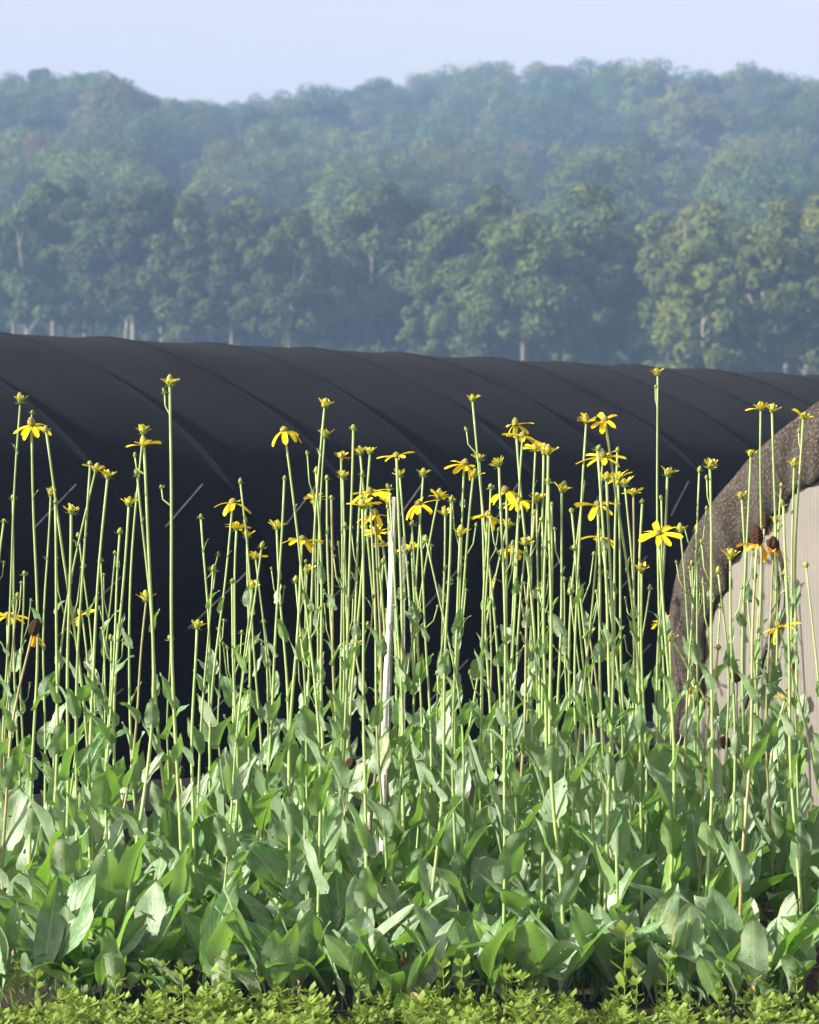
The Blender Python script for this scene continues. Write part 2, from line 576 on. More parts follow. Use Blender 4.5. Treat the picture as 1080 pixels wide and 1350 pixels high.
TINTS = ['mid green', 'light green', 'dark green', 'yellowish green', 'bluish green']
hill_spots.sort(key=lambda q: q[0] / q[1])
counts = {}
for (x, d) in hill_spots:
    ci = random.randrange(5)
    k = random.uniform(0.8, 1.25)
    c = tuple(v * k for v in GREENS[ci])
    key = (band_of(d), ci)
    counts[key] = counts.get(key, 0) + 1
    plant_tree('hillside_tree', random.choice(HILL_PROTO), x, d, random.choice([.6, .72, .8, .86, .95, 1.1]) if d < 590 else random.uniform(.84, .96), c,
               '%s hazy broadleaf tree %s, %s of that tint from the left' % (TINTS[ci], band_of(d), ordw[counts[key] - 1]), 'trees of the wooded hill')
for u, d, c in autumn:
    x = (u * 1080 - 540) * d / F
    plant_tree('hillside_tree', HILL_PROTO[1], x, d - 6, 0.95, c,
               {470: 'orange-tinged tree on the hillside right of centre', 395: 'reddish turning tree at the far left of the hillside',
                420: 'rusty brown tree beside the reddish one on the left hillside', 500: 'yellowish tree above the orange-tinged one on the hill'}[d], None)

# trees along the foot of the hill, tall bare boles
edge = []
for i in range(42):
    px = -40 + i * 28 + random.uniform(-13, 13)
    d = np.interp(px, [0, 540, 1080], [292, 268, 238]) + random.uniform(-9, 12)
    edge.append((px, d, random.choice([0, 1, 2, 3, 4]), random.uniform(0.76, 1.18)))
edge += [(925, 222, 3, 0.95), (1010, 225, 0, 0.98), (240, 272, 1, 1.0), (380, 262, 4, .95), (690, 248, 2, 1.0), (165, 276, 2, .95), (560, 255, 3, .7), (620, 250, 5, .5), (870, 228, 5, .55)]
for i in range(44):      # lower, leafier trees filling between the boles
    px = -30 + i * 26.5 + random.uniform(-13, 13)
    d = np.interp(px, [0, 540, 1080], [306, 284, 254]) + random.uniform(-6, 10)
    edge.append((px, d, random.choice([5, 3, 5, 1, 0]), random.choice([.45, .6, .8, .95])))
for i in range(34):      # low bushy growth under the edge of the wood
    px = -30 + i * 34 + random.uniform(-15, 15)
    d = np.interp(px, [0, 540, 1080], [282, 258, 230]) + random.uniform(-8, 8)
    edge.append((px, d, 5, random.uniform(.30, .5)))
edge.sort()
ecount = {}
for i, (px, d, pr, s) in enumerate(edge):
    x = (px - 540) * d / F
    w = np.interp(px, [0, 1080], [0, 1])
    c = np.array([0.060, 0.098, 0.034]) * (1 - w) + np.array([0.120, 0.138, 0.040]) * w  # shade and mist put into the foliage colour, darker to the left
    c = c * random.uniform(0.8, 1.25)
    kind = 'bushy low tree' if s < 0.52 else ('leafy mid-height tree' if s < 0.83 else 'tall slender tree')
    ecount[kind] = ecount.get(kind, 0) + 1
    plant_tree('woodland_edge_tree', EDGE_PROTO[pr], x, d, s, tuple(c),
               '%s at the foot of the wooded hill, %s such from the left' % (kind, ordw[ecount[kind] - 1]), 'trees along the foot of the hill')

# ------------------------------------------------------------------ hoop houses
TH = R(53.0)
AX = Vector((math.cos(TH), math.sin(TH), 0))      # along the houses, away to the right
BX = Vector((-math.sin(TH), math.cos(TH), 0))     # across them, away from the camera
HALF = 2.1
PROF = [(0.0, 0.0), (0.0, 0.5), (0.0, 0.95), (0.055, 1.16), (0.183, 1.37), (0.43, 1.645), (0.725, 1.86), (1.1, 2.06), (1.6, 2.26), (2.1, 2.34)]


def smooth_profile(pts, n):
    """Catmull-Rom through pts, mirrored past the ridge, n samples by length"""
    full = [np.array(p, float) for p in pts] + [np.array((2 * HALF - p[0], p[1])) for p in pts[-2::-1]]
    full = [2 * full[0] - full[1]] + full + [2 * full[-1] - full[-2]]
    out = []
    for i in range(1, len(full) - 2):
        p0, p1, p2, p3 = full[i - 1:i + 3]
        for t in np.linspace(0, 1, 16, endpoint=False):
            out.append(0.5 * ((2 * p1) + (-p0 + p2) * t + (2 * p0 - 5 * p1 + 4 * p2 - p3) * t ** 2 + (-p0 + 3 * p1 - 3 * p2 + p3) * t ** 3))
    out.append(full[-2])
    out = np.array(out)
    L = np.r_[0, np.cumsum(np.linalg.norm(np.diff(out, axis=0), axis=1))]
    s = np.linspace(0, L[-1], n)
    return np.stack([np.interp(s, L, out[:, 0]), np.interp(s, L, out[:, 1])], 1), s


PN = 96
prof, plen = smooth_profile(PROF, PN)
pt = np.gradient(prof, axis=0); pt /= np.linalg.norm(pt, axis=1)[:, None]
pnrm = np.stack([-pt[:, 1], pt[:, 0]], 1)      # outward
BOW = 0.92


def cloth_off(t, s, ph, sag=0.014, bulge=0.019):
    f = (t / BOW) % 1.0
    k = min(f, 1 - f)
    top = np.interp(min(s, plen[-1] - s), [1.5, plen[-1] / 2], [1.0, 0.25])
    off = bulge * math.exp(-(k / 0.022) ** 2) - top * sag * (1 - (2 * abs(f - .5)) ** 2) * (0.75 + 0.25 * math.sin(t * 3.1))
    o = off * min(1, s / 0.4) + 0.004 * math.sin(s * 5 + ph[0] + 2 * math.sin(t * 1.7 + ph[1])) + 0.0025 * math.sin(t * 9 + s * 3 + ph[2])
    o *= np.interp(min(s, plen[-1] - s), [1.5, plen[-1] / 2], [1.0, 0.6])
    return o + 0.010 * math.sin(t * 2.3 + ph[3]) * max(0, 1 - s / 1.2)


def barrel(P0, t0, t1, seed):
    r = np.random.default_rng(seed)
    fr_ = [0, .012, .024, .038, .055, .08, .12, .18, .26, .34, .42, .5, .58, .66, .74, .82, .88, .92, .945, .962, .976, .988]
    ts = [(k + f_) * BOW for k in range(int(round(t0 / BOW)), int(round(t1 / BOW)) + 1) for f_ in fr_]
    V, U = [], []
    ph = r.uniform(0, 6, 6)
    for t in ts:
        for j in range(PN):
            s = plen[j]
            o = cloth_off(t, s, ph)
            q = prof[j] + pnrm[j] * o
            V.append((P0[0] + AX.x * t + BX.x * q[0], P0[1] + AX.y * t + BX.y * q[0], q[1] + 0.03))
            U.append((t, s))
    nr = len(ts)
    Fc = [(i * PN + j, (i + 1) * PN + j, (i + 1) * PN + j + 1, i * PN + j + 1) for i in range(nr - 1) for j in range(PN - 1)]
    return V, Fc, U, ph


def surf(P0, t, s, lift):
    i = np.interp(s, plen, np.arange(PN))
    q = np.array([np.interp(i, np.arange(PN), prof[:, k]) + lift * np.interp(i, np.arange(PN), pnrm[:, k]) for k in (0, 1)])
    return np.array([P0[0] + AX.x * t + BX.x * q[0], P0[1] + AX.y * t + BX.y * q[0], q[1] + 0.03])


# the long house behind the flowers
P1 = np.array([-1.22, 14.30])
house = tag(link('shade_house'), 'long low hoop house under black shade cloth, running behind all the flowers', 'hoop house')
V, Fc, U, ph1 = barrel(P1, -6.1, 24.4, 3)
link('shade_cloth', mesh('shade_cloth', V, Fc, M['cloth'], True, U), house)
for k in range(-6, 26):           # hoops under the cloth
    t = k * BOW
    pts = [surf(P1, t, s, -0.030) for s in np.linspace(0.0, plen[-1], 40)]
    tv, tf = tube(pts, [0.021] * 40, 8)
    link('hoop', mesh('hoop', tv, tf, M['pipe']), house)
# pale diagonal strips stand in for light showing through the cloth, broken at hoops
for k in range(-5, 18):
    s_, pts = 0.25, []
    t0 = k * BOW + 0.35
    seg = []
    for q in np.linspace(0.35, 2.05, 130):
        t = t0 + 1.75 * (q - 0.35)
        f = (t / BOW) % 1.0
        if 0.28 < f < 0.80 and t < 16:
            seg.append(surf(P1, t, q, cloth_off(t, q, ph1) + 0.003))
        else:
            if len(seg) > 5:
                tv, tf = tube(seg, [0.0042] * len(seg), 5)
                link('light_streak', mesh('light_streak', tv, tf, M['streak']), house)
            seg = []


def box(x0, x1, y0, y1, z0, z1):
    V = [(x0, y0, z0), (x1, y0, z0), (x1, y1, z0), (x0, y1, z0), (x0, y0, z1), (x1, y0, z1), (x1, y1, z1), (x0, y1, z1)]
    return V, [(0, 3, 2, 1), (4, 5, 6, 7), (0, 1, 5, 4), (1, 2, 6, 5), (2, 3, 7, 6), (3, 0, 4, 7)]


for k in range(-2, 5):            # base boards along the foot
    t = k * 3.66
    v, f = box(0.02, 3.64, -0.075, -0.035, 0.0, 0.14)
    b_ = link('base_board', mesh('base_board', v, f, M['board'], False), house, (P1[0] + AX.x * t, P1[1] + AX.y * t, 0.0), (0, random.uniform(-.004, .004), TH))

# the second house, its end wall towards the camera
C2 = np.array([1.158, 13.20])
hs2 = tag(link('hoop_house'), 'hoop house with grey ribbed end wall and worn brown cloth edge, at the right', 'hoop house')
V, Fc, U, ph2 = barrel(C2, 0.0, 13.42, 5)
link('shade_cloth', mesh('shade_cloth', V, Fc, M['flap'], True, U), hs2)
# end wall of upright sheets, each following the arch
zmax = lambda u: float(np.interp(u, prof[:PN // 2, 0] + np.arange(PN // 2) * 1e-6, prof[:PN // 2, 1])) if u <= HALF else float(np.interp(2 * HALF - u, prof[:PN // 2, 0] + np.arange(PN // 2) * 1e-6, prof[:PN // 2, 1]))


def wallpt(u, z, out):
    return (C2[0] + BX.x * u - AX.x * out, C2[1] + BX.y * u - AX.y * out, z)


# on the end wall u runs from the left corner (u = 0) towards the right: the house lies on the -BX side of C2
class _Rev: pass
edges = np.arange(0.0, 4.21, 1.2)
# flip the whole second house to the camera side of its left corner
for o in list(hs2.children):
    me = o.data
    co = np.empty(len(me.vertices) * 3); me.vertices.foreach_get('co', co); co = co.reshape(-1, 3)
    rel = co[:, :2] - C2
    ub = rel @ np.array([BX.x, BX.y])
    co[:, 0] -= 2 * ub * BX.x; co[:, 1] -= 2 * ub * BX.y
    me.vertices.foreach_set('co', co.ravel()); me.flip_normals(); me.update()


def wp(u, z, out):
    return (C2[0] - BX.x * u - AX.x * out, C2[1] - BX.y * u - AX.y * out, z)


for i in range(len(edges) - 1):
    u0, u1 = edges[i] + 0.003, edges[i + 1] - 0.003
    out = 0.006 + 0.006 * (i % 2)
    us = np.linspace(u0, u1, 9)
    V, U = [], []
    for u in us:
        zt = max(0.05, zmax(u) - 0.02)
        for k in range(2):
            for z in (0.0, zt):
                V.append(wp(u, z, out - 0.008 * k)); U.append((u, z))
    n = len(us); Fc = []
    for a in range(n - 1):
        p, q = a * 4, (a + 1) * 4
        Fc += [(p, q, q + 1, p + 1), (p + 2, p + 3, q + 3, q + 2), (p + 1, q + 1, q + 3, p + 3), (p, p + 2, q + 2, q)]
    Fc += [(0, 1, 3, 2), ((n - 1) * 4, (n - 1) * 4 + 2, (n - 1) * 4 + 3, (n - 1) * 4 + 1)]
    link('wall_sheet', mesh('wall_sheet', V, Fc, M['wall'], False, U), hs2)

# the cloth edge folded over the end wall
inner = [(0.13, 0.0), (0.15, 0.33), (0.183, 0.69), (0.235, 0.985), (0.36, 1.20), (0.535, 1.385), (0.725, 1.52), (1.1, 1.70), (1.6, 1.86), (2.1, 1.93)]
outer = [(-0.025, 0.0), (-0.027, 0.5), (-0.026, 0.94), (0.022, 1.20), (0.148, 1.43), (0.398, 1.70), (0.70, 1.915), (1.09, 2.12), (1.6, 2.32), (2.1, 2.40)]
NA, NB = 110, 14
ti = np.linspace(0, len(inner) - 1, NA)
I = np.stack([np.interp(ti, range(len(inner)), [p[k] for p in inner]) for k in (0, 1)], 1)
O = np.stack([np.interp(ti, range(len(outer)), [p[k] for p in outer]) for k in (0, 1)], 1)
I = 0.86 * I + 0.14 * O
for _ in range(3):
    for A in (I, O):
        A[1:-1] = 0.25 * A[:-2] + 0.5 * A[1:-1] + 0.25 * A[2:]
V, U = [], []
for layer in (0, 1):
    for i in range(NA):
        for j in range(NB):
            f = j / (NB - 1)
            wob = 0.018 * math.sin(i * 0.35) * f + 0.01 * math.sin(i * 0.9 + 1) * f
            p = O[i] * (1 - f) + I[i] * f
            nrm2 = (I[i] - O[i]) / (np.linalg.norm(I[i] - O[i]) + 1e-6)
            p = p + nrm2 * wob
            out = 0.022 + 0.03 * math.sin(math.pi * f) ** 0.8 + 0.012 * math.sin(i * 0.5 + 4 * f) * math.sin(math.pi * f) + 0.012 * math.sin(i * 1.3 + 7 * f + 1)* f
            if f < 0.02: out = -0.30; p = p - nrm2 * 0.012
            V.append(wp(p[0], max(0, p[1]), out + (0.0 if layer == 0 else -0.012))); U.append((i * 0.03, f * 0.35))
Fc = []
for layer in (0, 1):
    b0 = layer * NA * NB
    for i in range(NA - 1):
        for j in range(NB - 1):
            q = (b0 + i * NB + j, b0 + i * NB + j + 1, b0 + (i + 1) * NB + j + 1, b0 + (i + 1) * NB + j)
            Fc.append(q if layer else q[::-1])
for i in range(NA - 1):
    a, b2 = i * NB + NB - 1, (i + 1) * NB + NB - 1
    Fc.append((a, b2, b2 + NA * NB, a + NA * NB))
link('cloth_edge', mesh('cloth_edge', V, Fc, M['flap'], True, U), hs2)
# a drip pipe hanging down the end wall
pts = [wp(0.50 + 0.05 * math.sin(k * 0.25), 1.32 - k * 0.035, 0.04) for k in range(16)] + [wp(0.50 - 0.03 * k, 0.76 - 0.012 * k * k, 0.05) for k in range(1, 9)]
tv, tf = tube(pts, [0.011] * len(pts), 7)
M['black'] = principled('black_plastic', (0.02, 0.018, 0.018), 0.6, 0.4, 0.2)
link('drip_pipe', mesh('drip_pipe', tv, tf, M['black']), hs2)

# ------------------------------------------------------------------ stakes among the flowers
dst = 10.9
p_top, p_bot = at(517, 700, dst), at(507, 900, dst)
st = tag(link('white_stake', None, None, (p_bot.x - 0.02, dst, 0)), 'slanting white stake with peeling paint among the flower stems', 'stake')
top = np.array(p_top) - np.array(st.location); bot = np.array([0, 0, -0.02])
zz = np.linspace(0, 1, 14)
tv, tf = tube([bot + (top - bot) * q + np.array([0.004 * math.sin(9 * q), 0, 0]) for q in zz], [0.0115 - 0.0008 * math.sin(20 * q) for q in zz], 9)
link('pole', mesh('stake_pole', tv, tf, M['paint']), st)
p2 = at(521, 655, dst + .1)
g2 = tag(link('grey_post', None, None, (st.location.x + 0.012, dst + 0.03, 0)), 'slim grey wooden post standing just behind the white stake', 'post')
M['oldwood'] = principled('silvered_wood', (0.30, 0.285, 0.27), 0.85, 0.2, 0.4, 22.0, 0.6, 80)
gt = np.array([p2.x - g2.location.x, 0.0, p2.z])
tv, tf = tube([gt * q for q in np.linspace(0, 1, 8)], [0.0095] * 8, 4)
link('shaft', mesh('post_shaft', tv, tf, M['oldwood'], False), g2)
tv, tf = tube([(gt[0] * .85 - .012 + .024 * k / 5, -0.012, p2.z * .85 + 0.003 * math.sin(k)) for k in range(6)], [0.003] * 6, 5)
link('tie_wire', mesh('tie_wire', tv, tf, M['pipe']), g2)
p3 = at(532, 708, dst + .3)
g3 = tag(link('wooden_lath', None, None, (p3.x, dst + 0.3, 0)), 'thin brown lath beside the grey post, shorter than it', 'stake')
v, f = box(-0.006, 0.006, -0.004, 0.004, -0.02, p3.z)
link('shaft', mesh('lath_shaft', v, f, M['oldwood'], False), g3)
v, f = box(-0.009, 0.009, -0.008, -0.0055, 0.90, 0.95)
link('rusty_band', mesh('rusty_band', v, f, M['rust'], False), g3)

# ------------------------------------------------------------------ leaves
M['dry'] = principled('dry_leaf', (0.30, 0.20, 0.10), 0.85, 0.2, 0.4, 30.0, 0.5, 90, 0.2, (0.4, 0.25, 0.1), 0.2)
def leaf_mesh(name, L, W, pet, th0, arch, fold, twist, wav, seed, kind):
    """leaf from the origin: rises along +Z and leans out along +Y; V-folded about its midrib"""
    r = np.random.default_rng(seed)
    n = 15
    ss = np.linspace(0, 1, n)
    ang = R(th0) + R(arch) * ss ** 1.6
    dl = np.diff(ss) * L
    y = np.r_[0, np.cumsum(np.sin(0.5 * (ang[1:] + ang[:-1])) * dl)]
    z = np.r_[0, np.cumsum(np.cos(0.5 * (ang[1:] + ang[:-1])) * dl)]
    side = R(r.normal(0, 9))
    cs = np.array([-1, -0.72, -0.38, 0, 0.38, 0.72, 1])
    V, U = [], []
    p1, p2 = r.uniform(0, 6.28, 2)
    for i, s in enumerate(ss):
        if s < pet:
            w = W * 0.10 + W * 0.05 * s / max(pet, 1e-3)
        else:
            q = (s - pet) / (1 - pet)
            if kind == 'basal':
                w = W * max(0.0, math.sin(math.pi * min(1, q ** 0.88))) ** 0.74
            else:
                w = W * max(0.0, math.sin(math.pi * min(1, (0.10 + 0.90 * q) ** 0.62))) ** 0.85
            w = max(w, W * (0.12 if q < 0.5 else 0.01))
        fo = R(fold) * (1.0 - 0.45 * s) * (1.3 if s < pet + .08 else 1)
        tw = R(twist) * s
        T = np.array([0, math.sin(ang[i]), math.cos(ang[i])])
        N = np.array([0, -math.cos(ang[i]), math.sin(ang[i])])      # upper face
        X = np.array([1.0, 0, 0])
        X2 = X * math.cos(tw) + N * math.sin(tw)
        N2 = -X * math.sin(tw) + N * math.cos(tw)
        for c in cs:
            e = wav * W * c * c * math.sin(s * 11 + (p1 if c < 0 else p2)) * (0 if s < pet else 1)
            curl = -0.25 * W * max(0, abs(c) - 0.5) ** 2
            jag = 1 + (0.03 * math.sin(s * 57 + p1) + 0.03 * r.normal() * (abs(c) == 1))
            P = np.array([math.sin(side) * z[i] * .5, y[i], z[i]]) + X2 * c * w * math.cos(fo) * jag + N2 * (abs(c) ** 1.2 * w * math.sin(fo) + e + curl)
            V.append(P); U.append((0.5 + 0.5 * c, s))
    m = len(cs)
    Fc = [(i * m + k, i * m + k + 1, (i + 1) * m + k + 1, (i + 1) * m + k) for i in range(n - 1) for k in range(m - 1)]
    return mesh(name, V, Fc, M['leaf'], True, U)


BASAL = []
for i in range(26):
    BASAL.append(leaf_mesh('basal_leaf', 0.40, random.uniform(0.040, 0.064), random.uniform(0.18, 0.36), random.uniform(1, 20), random.choice([4, 12, 20, 30, 45, 70, 95]),
                           random.uniform(14, 42), random.uniform(-50, 50), random.uniform(0.10, 0.28), 300 + i, 'basal'))
DRY = []
for i in range(4):
    DRY.append(leaf_mesh('dry_leaf', 0.30, 0.022, .25, 30, 110, 50, 80, .5, 350 + i, 'basal'))
    DRY[-1].materials.clear(); DRY[-1].materials.append(M['dry'])
STEML = []
for i in range(24):
    STEML.append(leaf_mesh('stem_leaf', 0.16, random.uniform(0.031, 0.042), 0.0, random.uniform(6, 20), random.choice([-6, 8, 16, 25, 40, 65]),
                           random.uniform(20, 52), random.uniform(-30, 30), random.uniform(0.08, 0.22), 400 + i, 'stem'))


# ------------------------------------------------------------------ flower heads
def lathe(prof_, n=14, bump=0.0, seed=0):
    V, Fc = [], []
    m = len(prof_)
    for i, (r_, z_) in enumerate(prof_):
        for k in range(n):
            a = 2 * math.pi * (k + 0.5 * (i % 2)) / n
            b_ = 1 + bump * (1 if (k + i) % 2 else -0.4) * (0 if i in (0, m - 1) else 1)
            V.append((r_ * b_ * math.cos(a), r_ * b_ * math.sin(a), z_))
    for i in range(m - 1):
        for k in range(n):
            k2 = (k + 1) % n
            Fc.append((i * n + k, i * n + k2, (i + 1) * n + k2, (i + 1) * n + k))
    Fc.append(tuple(range(n))[::-1]); Fc.append(tuple((m - 1) * n + k for k in range(n)))
    return V, Fc


def cone_mesh(name, rad, hgt, mat, bump):
    pr = [(rad * 0.42, -0.004)]
    for q in np.linspace(0.0, 1.0, 12):
        pr.append((rad * (0.80 + 0.35 * math.sin(math.pi * min(1, q * 1.25) * .8)) * math.sqrt(max(0.02, 1 - q ** 2.6)), q * hgt))
    v, f = lathe(pr, 14, bump)
    return mesh(name, v, f, mat, False if bump > .1 else True)


CONE = {
    'bud': [cone_mesh('bud_cone', 0.0062, h_, M['cone_green'], 0.08) for h_ in (0.013, 0.016, 0.019)],
    'half': [cone_mesh('half_cone', 0.0078, h_, M['cone_green'], 0.09) for h_ in (0.019, 0.023, 0.027)],
    'open': [cone_mesh('open_cone', 0.0092, h_, M['cone_olive'], 0.10) for h_ in (0.015, 0.020, 0.027)],
    'spent': [cone_mesh('spent_cone', 0.0155, h_, M['cone_brown'], 0.16) for h_ in (0.040, 0.047, 0.054)],
}


def petal_mesh(name, L, W, th0, arch, mat, seed, notch=True):
    r = np.random.default_rng(seed)
    n = 9
    ss = np.linspace(0, 1, n)
    ang = R(th0) + R(arch) * ss        # angle below the horizontal
    x = np.r_[0, np.cumsum(np.cos(ang[1:]) * L / (n - 1))]
    z = np.r_[0, np.cumsum(-np.sin(ang[1:]) * L / (n - 1))]
    V, U = [], []
    tw = r.normal(0, 0.35)
    for i, s in enumerate(ss):
        w = W * (0.35 + 0.65 * math.sin(math.pi * min(1, 0.12 + s * 0.62))) * (1 if s < 0.85 else max(0.35, 1 - ((s - .85) / .15) ** 2 * .6))
        for c in (-1, -0.5, 0, 0.5, 1):
            tip = (0.012 * L * math.cos(c * 6)) if i == n - 1 else 0
            h_ = 0.22 * W * (c * c - 0.3) - tw * c * w * s
            V.append((x[i] + math.sin(ang[i]) * h_ + tip, c * w * (1 - 0.1 * abs(tw) * s), z[i] + math.cos(ang[i]) * h_)); U.append((0.5 + .5 * c, s))
    Fc = [(i * 5 + k, (i + 1) * 5 + k, (i + 1) * 5 + k + 1, i * 5 + k + 1) for i in range(n - 1) for k in range(4)]
    return mesh(name, V, Fc, mat, True, U)


PET_OPEN = [petal_mesh('ray_petal', L_, 0.0086, t_, a_, M['petal'], 500 + i) for i, (L_, t_, a_) in enumerate(
    [(.052, -14, 24), (.060, -8, 30), (.052, -2, 40), (.056, 10, 30), (.046, 20, 50), (.058, -22, 30), (.046, 36, 45)])]
PET_OLD = [petal_mesh('faded_petal', L_, 0.0068, t_, a_, M['petal_old'], 540 + i) for i, (L_, t_, a_) in enumerate(
    [(.050, 10, 30), (.054, -6, 24), (.046, 40, 60), (.050, 22, 40)])]
PET_HALF = [petal_mesh('young_petal', L_, 0.0031, t_, a_, M['petal_young'], 560 + i) for i, (L_, t_, a_) in enumerate(
    [(.021, -62, 25), (.024, -54, 22), (.019, -70, 22), (.026, -48, 20)])]
PET_HALF_Y = [petal_mesh('opening_petal', L_, 0.0046, t_, a_, M['petal'], 580 + i) for i, (L_, t_, a_) in enumerate(
    [(.030, -46, 36), (.034, -34, 34), (.027, -54, 34), (.038, -22, 38)])]


def bract_ring(seed, n, L, up):
    r = np.random.default_rng(seed)
    V, Fc = [], []
    for k in range(n):
        a = 2 * math.pi * k / n + r.normal(0, .15)
        u = np.array([math.cos(a), math.sin(a), 0]); t = np.array([-math.sin(a), math.cos(a), 0])
        l = L * r.uniform(.7, 1.25); e = R(up + r.normal(0, 16))
        p0 = u * 0.003 + np.array([0, 0, -.003])
        p1 = p0 + (u * math.cos(e) + np.array([0, 0, math.sin(e)])) * l * .55
        p2 = p1 + (u * math.cos(e + .5) + np.array([0, 0, math.sin(e + .5)])) * l * .45
        w = 0.0026
        o = len(V)
        V += [p0 - t * w * .7, p0 + t * w * .7, p1 - t * w, p1 + t * w, p2]
        Fc += [(o, o + 1, o + 3, o + 2), (o + 2, o + 3, o + 4)]
    return mesh('bracts', V, Fc, M['bract'], True)


BRACTS = [bract_ring(600 + i, 9, L_, up) for i, (L_, up) in enumerate([(.014, 35), (.017, 20), (.012, 50), (.018, -5)])]


def flower_head(parent, loc, tilt, typ, scale):
    """typ: B bud, H half open, Y half open and yellow, O open, D few old petals, S spent"""
    kind = {'B': 'bud', 'H': 'half', 'Y': 'half', 'O': 'open', 'D': 'spent', 'S': 'spent'}[typ]
    hd = link('flower_head', random.choice(CONE[kind]), parent, loc, tilt, scale)
    br = link('bracts', random.choice(BRACTS), hd, (0, 0, 0.001), (0, 0, random.uniform(0, 6.28)), 0.85 if typ in 'OD' else 1.0)
    br['kind'] = 'stuff'
    a0 = random.uniform(0, 6.28)
    if typ == 'O':
        n = random.choice([7, 8, 9, 10])
        base = random.choice([0, 0, 1, 2])
        for k in range(n):
            if random.random() < 0.08:
                continue
            m_ = PET_OPEN[min(6, max(0, base + random.choice([0, 1, 1, 2, 3, 5])))] if random.random() < .85 else random.choice(PET_OPEN)
            a = a0 + 6.283 * k / n + random.uniform(-.18, .18)
            link('petal', m_, hd, (0.006 * math.cos(a), 0.006 * math.sin(a), 0.001), (0, 0, a), random.uniform(.82, 1.1))
    elif typ in 'HY':
        n = random.choice([9, 10, 11, 12])
        for k in range(n):
            m_ = random.choice(PET_HALF if typ == 'H' else PET_HALF_Y)
            a = a0 + 6.283 * k / n + random.uniform(-.15, .15)
            link('petal', m_, hd, (0.005 * math.cos(a), 0.005 * math.sin(a), 0.001), (0, 0, a), random.uniform(.8, 1.15))
    elif typ == 'D':
        for k in range(random.choice([3, 4, 5])):
            a = a0 + random.uniform(0, 6.28)
            link('petal', random.choice(PET_OLD), hd, (0.008 * math.cos(a), 0.008 * math.sin(a), 0.001), (0, 0, a), random.uniform(.8, 1.1))
    return hd


